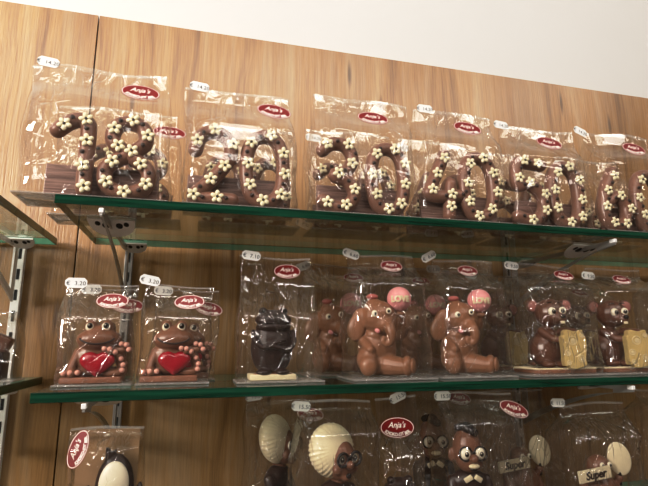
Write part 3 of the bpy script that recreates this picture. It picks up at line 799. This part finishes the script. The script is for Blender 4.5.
# ---------------------------------------------------------- bottom row
z3, z3b = S3T + .0028, S3T + .0003
def coat_body(bm, hgt):
    ell(bm, (0, 0, .034), (.030, .022, .034)); ell(bm, (0, 0, hgt * .5), (.024, .018, hgt * .34)); ell(bm, (0, 0, hgt * .80), (.026, .016, .016))
    limb(bm, (-.024, 0, hgt * .80), (-.027, -.014, hgt * .42), .0085, .0070); limb(bm, (.024, 0, hgt * .80), (.027, -.014, hgt * .42), .0085, .0070)
    for s in (-1, 1): ell(bm, (s * .014, -.010, .007), (.013, .018, .0068))

def make_lady(loc, label, rz, group):
    t = empty('chocolate_lady', loc, label, 'chocolate', group, rz)
    fused('body', lambda bm: coat_body(bm, .088), .0015, 3, ['dark'], t)
    def head(bm):
        ell(bm, (0, 0, .116), (.0215, .0205, .0245)); ell(bm, (0, -.008, .107), (.0165, .0135, .0135)); ell(bm, (.0, -.0235, .1130), (.0055, .0060, .0050))
        limb(bm, (0, .002, .082), (0, .001, .104), .0095, .0090)
        for s in (-1, 1): ell(bm, (s * .011, -.0150, .107), (.0065, .0055, .0060)); ell(bm, (s * .0215, .002, .114), (.0035, .005, .0065))
        ell(bm, (0, -.0165, .098), (.0065, .0055, .0045))
    fused('head', head, .0012, 2, ['skin'], t)
    bm = bmesh.new(); nu, nv = 96, 26; R = []
    for j in range(nv + 1):
        b = PI * j / nv; r = []
        for i in range(nu):
            a = 2 * PI * i / nu; k = 1 + .10 * max(0, math.sin(b)) ** .5 * (abs(math.sin(17 * a)) ** .8 - .6)
            x, z, y = math.sin(b) * math.cos(a) * k * .0325, math.sin(b) * math.sin(a) * k * .0325, math.cos(b) * .0200
            r.append(bm.verts.new((x, y, z)))
        R.append(r)
    for a, b in zip(R, R[1:]):
        for i in range(nu): bm.faces.new((a[i], a[(i + 1) % nu], b[(i + 1) % nu], b[i]))
    bmesh.ops.remove_doubles(bm, verts=bm.verts[:], dist=1e-6); bmesh.ops.recalc_face_normals(bm, faces=bm.faces[:])
    h = from_bm('curly_hair', bm, t, ['white'], loc=(-.003, .0025, .1215)); h.rotation_euler = (-.22, 0, 0)
    for s in (-1, 1): eye(t, (s * .0090, -.0195, .1190), .0050, (0, 0), .62)
    bm = bmesh.new()
    for s in (-1, 1): sweep(bm, [(s * .0090 + .0072 * math.cos(2 * PI * i / 24), -.0235, .1190 + .0072 * math.sin(2 * PI * i / 24)) for i in range(24)], .0017, closed=True, n=8)
    sweep(bm, [(-.003, -.0245, .1205), (0, -.0252, .1212), (.003, -.0245, .1205)], .0013, n=6)
    from_bm('glasses', bm, t, ['lens'])
    bm = bmesh.new(); ell(bm, (0, -.0215, .1005), (.0036, .0022, .0030), seg=12); from_bm('mouth', bm, t, ['lens'])
    piv = Vector((0, 0, .114))
    for c in t.children:                                     # a broad face under the hair
        if c.name.split('.')[0] in ('head', 'eye', 'glasses', 'mouth'):
            c.location = piv + (Vector(c.location) - piv) * 1.08 + Vector((.004, -.002, -.005)); c.scale = (1.08,) * 3
    return t
LG = 'chocolate ladies with white hair'; BG3 = 'clear bags on the bottom shelf'
l0 = make_lady((.1860, .652, z3), 'chocolate lady with white curly hair and round black glasses, front one', .32, LG)
dup(l0, (.1285, .750, z3), 'chocolate lady with cream hair behind and left of the front lady', LG, rz=.9)
bag((.1810, .650, z3b), .114, .092, .186, 101, 'clear bag around the front white haired chocolate lady', BG3, None, (-.36, .97, .10, '15.50'), full=.80, flat=.95, crease=20)
bag((.1360, .750, z3b), .118, .092, .186, 102, 'clear bag around the rear white haired chocolate lady', BG3, (.28, .86, .1, .85), (-.38, .99, -.12, '15.50'), full=.80, flat=.95, crease=20)

def make_man(loc, label, rz, group):
    t = empty('chocolate_man', loc, label, 'chocolate', group, rz)
    fused('body', lambda bm: coat_body(bm, .088), .0015, 3, ['dark'], t)
    def head(bm):
        ell(bm, (0, 0, .111), (.0208, .0195, .0300)); ell(bm, (0, -.006, .097), (.0185, .0155, .0150)); ell(bm, (0, -.0225, .1030), (.0062, .0072, .0062))
        limb(bm, (0, .002, .082), (0, .001, .104), .0095, .0090)
        for s in (-1, 1): ell(bm, (s * .0225, .003, .104), (.0048, .0035, .0095))
    fused('head', head, .0012, 2, ['skin'], t)
    for s in (-1, 1): eye(t, (s * .0104, -.0188, .1090), .0075, (.10, -.05), .42)
    bm = bmesh.new()
    for s in (-1, 1): sweep(bm, [(s * .0104 + .0090 * math.cos(2 * PI * i / 24), -.0205, .1090 + .0090 * math.sin(2 * PI * i / 24)) for i in range(24)], .0011, closed=True, n=8)
    sweep(bm, [(-.002, -.0225, .1105), (0, -.0235, .1109), (.002, -.0225, .1105)], .0010, n=6); from_bm('glasses', bm, t, ['lens'])
    bm = bmesh.new(); ell(bm, (0, -.0222, .0935), (.0080, .0034, .0034), seg=14); from_bm('moustache', bm, t, ['white'])
    bm = bmesh.new(); ell(bm, (0, -.0205, .0890), (.0050, .0020, .0024), seg=12); from_bm('mouth', bm, t, ['lens'])
    def quiff(bm):
        ell(bm, (0, -.006, .1400), (.0095, .010, .0080), (.3, .3, 0)); ell(bm, (.004, -.015, .1365), (.0080, .0065, .0060), (.3, .5, 0)); ell(bm, (-.004, .004, .1390), (.0110, .011, .0065))
    fused('quiff', quiff, .0011, 2, ['lens'], t)
    bm = bmesh.new()
    for s in (-1, 1): box(bm, (s * .0070, -.0165, .0765), (.012, .004, .007), (.2, s * .55, s * .3), bev=.0012)
    from_bm('collar', bm, t, ['white'])
    return t
AG = 'chocolate men with glasses and moustache'
a0 = make_man((.3800, .655, z3), 'chocolate man with round glasses, dark quiff and white moustache, front one', -.15, AG)
dup(a0, (.3700, .742, z3), 'chocolate man with glasses behind and left of the front man', AG, rz=-.2)
bag((.3960, .653, z3b), .136, .082, .190, 103, 'clear bag around the front chocolate man with glasses', BG3, (.33, .885, .26, 1.0), (-.40, .985, .0, '15.50'), full=.80, flat=.95, crease=20, amp=.003)
bag((.3800, .742, z3b), .112, .072, .188, 104, 'clear bag around the rear chocolate man with glasses', BG3, (.30, .92, .1, .85), None, full=.80, flat=.95)

tm = make_toad((.2740, .652, z3), 'short dark chocolate toad in the bag beside the white haired lady')
bag((.2740, .652, z3b), .068, .052, .188, 105, 'narrow clear bag with a large red oval sticker beside the white haired lady', BG3, (-.03, .79, .03, 1.05), (.0, 1.0, -.40, '15.50'), full=.55, flat=.80)

def make_paddler(loc, label, rz, group):
    t = empty('chocolate_figure', loc, label, 'chocolate', group, rz)
    def body(bm):
        coat_body(bm, .060); ell(bm, (0, -.002, .076), (.017, .016, .016)); ell(bm, (0, -.017, .075), (.0042, .0045, .004))
        limb(bm, (.020, 0, .045), (.030, -.006, .055), .0060, .0052); ell(bm, (.030, -.007, .058), (.006, .006, .006))
    fused('body', body, .0014, 3, ['skin'], t)
    for s in (-1, 1): eye(t, (s * .0065, -.0165, .0800), .0040, (0, 0), .5)
    bm = bmesh.new(); limb(bm, (.030, -.008, .050), (.0305, -.009, .066), .0026, .0026); h = from_bm('paddle_handle', bm, t, ['lens'])
    bm = bmesh.new(); ell(bm, (0, 0, 0), (.0160, .0030, .0235), seg=28)
    p = from_bm('paddle', bm, h, ['white'], loc=(.0310, -.010, .0860)); p.rotation_euler = (0, -.12, -.55)
    bm = bmesh.new(); box(bm, (0, 0, 0), (.056, .004, .017), bev=.0015, mi=0)
    put_text(bm, 'Super', .0150, lambda v: Vector((v.x, -.0021 - v.z, v.y)), 1, bold=.0004, extrude=.0006, shear=.2)
    s = from_bm('sign', bm, t, ['white', 'dark'], smooth=False, loc=(-.028, -.024, .071)); s.rotation_euler = (0, -.10, 0)
    return t
PG = 'chocolate figures holding a white paddle'
p0 = make_paddler((.5960, .655, z3), 'chocolate figure with white oval paddle and lettered cream sign, front one', 0, PG)
dup(p0, (.5200, .735, z3), 'chocolate figure with cream oval paddle behind the front paddle figure', PG)
bag((.5860, .655, z3b), .136, .080, .168, 106, 'clear bag around the front paddle figure', BG3, None, (-.40, 1.02, .05, '11.50'), full=.72, flat=.93, crease=20, amp=.005)
bag((.5150, .738, z3b), .140, .078, .182, 107, 'clear bag around the rear paddle figure', BG3, None, None, full=.72, flat=.93, crease=16)
l2 = dup(a0, (.7300, .655, z3), 'chocolate man with glasses at the right border of the bottom shelf', AG)
bag((.7300, .655, z3b), .120, .076, .186, 108, 'clear bag at the right border of the bottom shelf', BG3, (-.12, .86, .2, .95), None, full=.80, flat=.95)

def make_penguin(loc, label):
    t = empty('chocolate_penguin', loc, label, 'chocolate')
    def body(bm):
        ell(bm, (0, 0, .050), (.0250, .0130, .046)); ell(bm, (0, 0, .096), (.0215, .0130, .036))
        limb(bm, (-.006, 0, .122), (-.010, -.003, .138), .0060, .0022); limb(bm, (-.008, 0, .128), (-.001, -.003, .1355), .0050, .0018)
        for s in (-1, 1): ell(bm, (s * .024, 0, .070), (.006, .009, .030), (0, s * .15, 0)); ell(bm, (s * .012, -.004, .006), (.012, .013, .0058))
    fused('body', body, .0013, 3, ['dark'], t)
    bm = bmesh.new(); ell(bm, (0, -.0085, .100), (.0165, .0060, .0250), seg=24); from_bm('face', bm, t, ['eye'])
    bm = bmesh.new(); ell(bm, (0, -.0085, .048), (.0185, .0065, .034), seg=24); from_bm('belly', bm, t, ['eye'])
    for s in (-1, 1):
        bm = bmesh.new(); ell(bm, (s * .0055, -.0150, .090), (.0022, .0015, .0030), seg=10); from_bm('eye', bm, t, ['lens'])
    bm = bmesh.new(); sweep(bm, [(0, -.012, .082), (0, -.018, .081), (0, -.021, .080)], [.0040, .0026, .0008], n=10, up=Vector((0, 0, 1))); from_bm('beak', bm, t, ['cheese'])
    return t
pen = make_penguin((-.0790, .655, z3), 'dark chocolate penguin with white face before a brown card')
pb = bag((-.0890, .655, z3b), .081, .040, .164, 109, 'flat clear bag with upright turned sticker and brown card under the frogs', BG3, (-.36, .88, -1.28, .90), None, full=.86, flat=.97, flare=.0, crease=10, amp=.0025)
bm = bmesh.new(); box(bm, (0, 0, .080), (.069, .0010, .157)); from_bm('backing_card', bm, pb, ['card'], smooth=False, loc=(-.0015, .0150, .0010))

# ---------------------------------------------------------- the wrapped block at the left edge
t = empty('chocolate_slab', (-.2690, .760, S2T + .0028), 'dark chocolate piece at the left edge of the photo', 'chocolate')
bm = bmesh.new(); box(bm, (0, 0, .018), (.060, .030, .036), bev=.003); from_bm('block', bm, t, ['dark'])
bm = bmesh.new(); box(bm, (.020, -.002, .049), (.030, .018, .020), (0, .45, 0), bev=.003); from_bm('tilted_piece', bm, t, ['mouse'])
bag((-.2680, .760, S2T + .0003), .096, .048, .092, 111, 'crumpled clear bag around the dark piece at the left edge', 'clear bags on the left shelves', None, None, full=.78, flat=.98, crease=26, amp=.005)

# ------------------------------------------------------------------ light
def area(loc, target, size, power, col=(1, .955, .90), size_y=None):
    l = bpy.data.lights.new('ceiling_or_fill_light', 'AREA'); l.energy = power; l.color = col; l.size = size
    l.shape = 'RECTANGLE' if size_y else 'DISK'
    if size_y: l.size_y = size_y
    o = bpy.data.objects.new('ceiling_or_fill_light', l); COL.objects.link(o); o.location = loc
    o.rotation_euler = (Vector(target) - Vector(loc)).to_track_quat('-Z', 'Y').to_euler()
    return o
area((-1.15, -.65, 2.82), (-.9, .8, 1.5), 1.0, 15, size_y=.40)
area((.30, -.70, 2.82), (.3, .8, 1.5), 1.0, 15, size_y=.40)
area((1.65, -.65, 2.82), (1.4, .8, 1.5), 1.0, 13, size_y=.40)
area((-2.0, -.75, 2.15), (-.2, .85, 1.42), .5, 58, size_y=.5)  # added side fill to brighten the left wall and frogs, no real fixture
area((-1.9, -2.1, 2.75), (.2, .85, 1.4), .9, 18, size_y=.6)  # added soft fill from far left, kept out of the film's reflections
w = bpy.data.worlds.new('room'); SC.world = w; w.use_nodes = True
w.node_tree.nodes['Background'].inputs[0].default_value = (1, .93, .85, 1); w.node_tree.nodes['Background'].inputs[1].default_value = .1

# ------------------------------------------------------------------ camera
cam = bpy.data.cameras.new('camera'); co = bpy.data.objects.new('camera', cam); COL.objects.link(co); SC.camera = co
yaw, pitch, roll, fpx = .259178, .198855, -.003985, 490.15
cy, sy_, cp, sp = math.cos(yaw), math.sin(yaw), math.cos(pitch), math.sin(pitch)
F = Vector((sy_ * cp, cy * cp, sp)); Rr = Vector((cy, -sy_, 0)); U = Rr.cross(F)
R2 = math.cos(roll) * Rr + math.sin(roll) * U; U2 = -math.sin(roll) * Rr + math.cos(roll) * U
co.matrix_world = Matrix(((R2.x, U2.x, -F.x, 0), (R2.y, U2.y, -F.y, 0), (R2.z, U2.z, -F.z, ZC), (0, 0, 0, 1)))
cam.sensor_fit = 'HORIZONTAL'; cam.sensor_width = 36; cam.lens = 36 * fpx / 648; cam.clip_start = .01
SC.view_settings.view_transform = 'Standard'; SC.view_settings.look = 'None'; SC.view_settings.exposure = 0.0
vs = SC.view_settings; vs.use_curve_mapping = True
cm = vs.curve_mapping; cv = cm.curves[3]
cv.points.new(.25, .195); cv.points.new(.70, .745); cm.update()
SC.cycles.transparent_max_bounces = 64; SC.cycles.max_bounces = 10; SC.cycles.glossy_bounces = 5
SC.cycles.use_denoising = True; SC.cycles.sample_clamp_indirect = 6.0
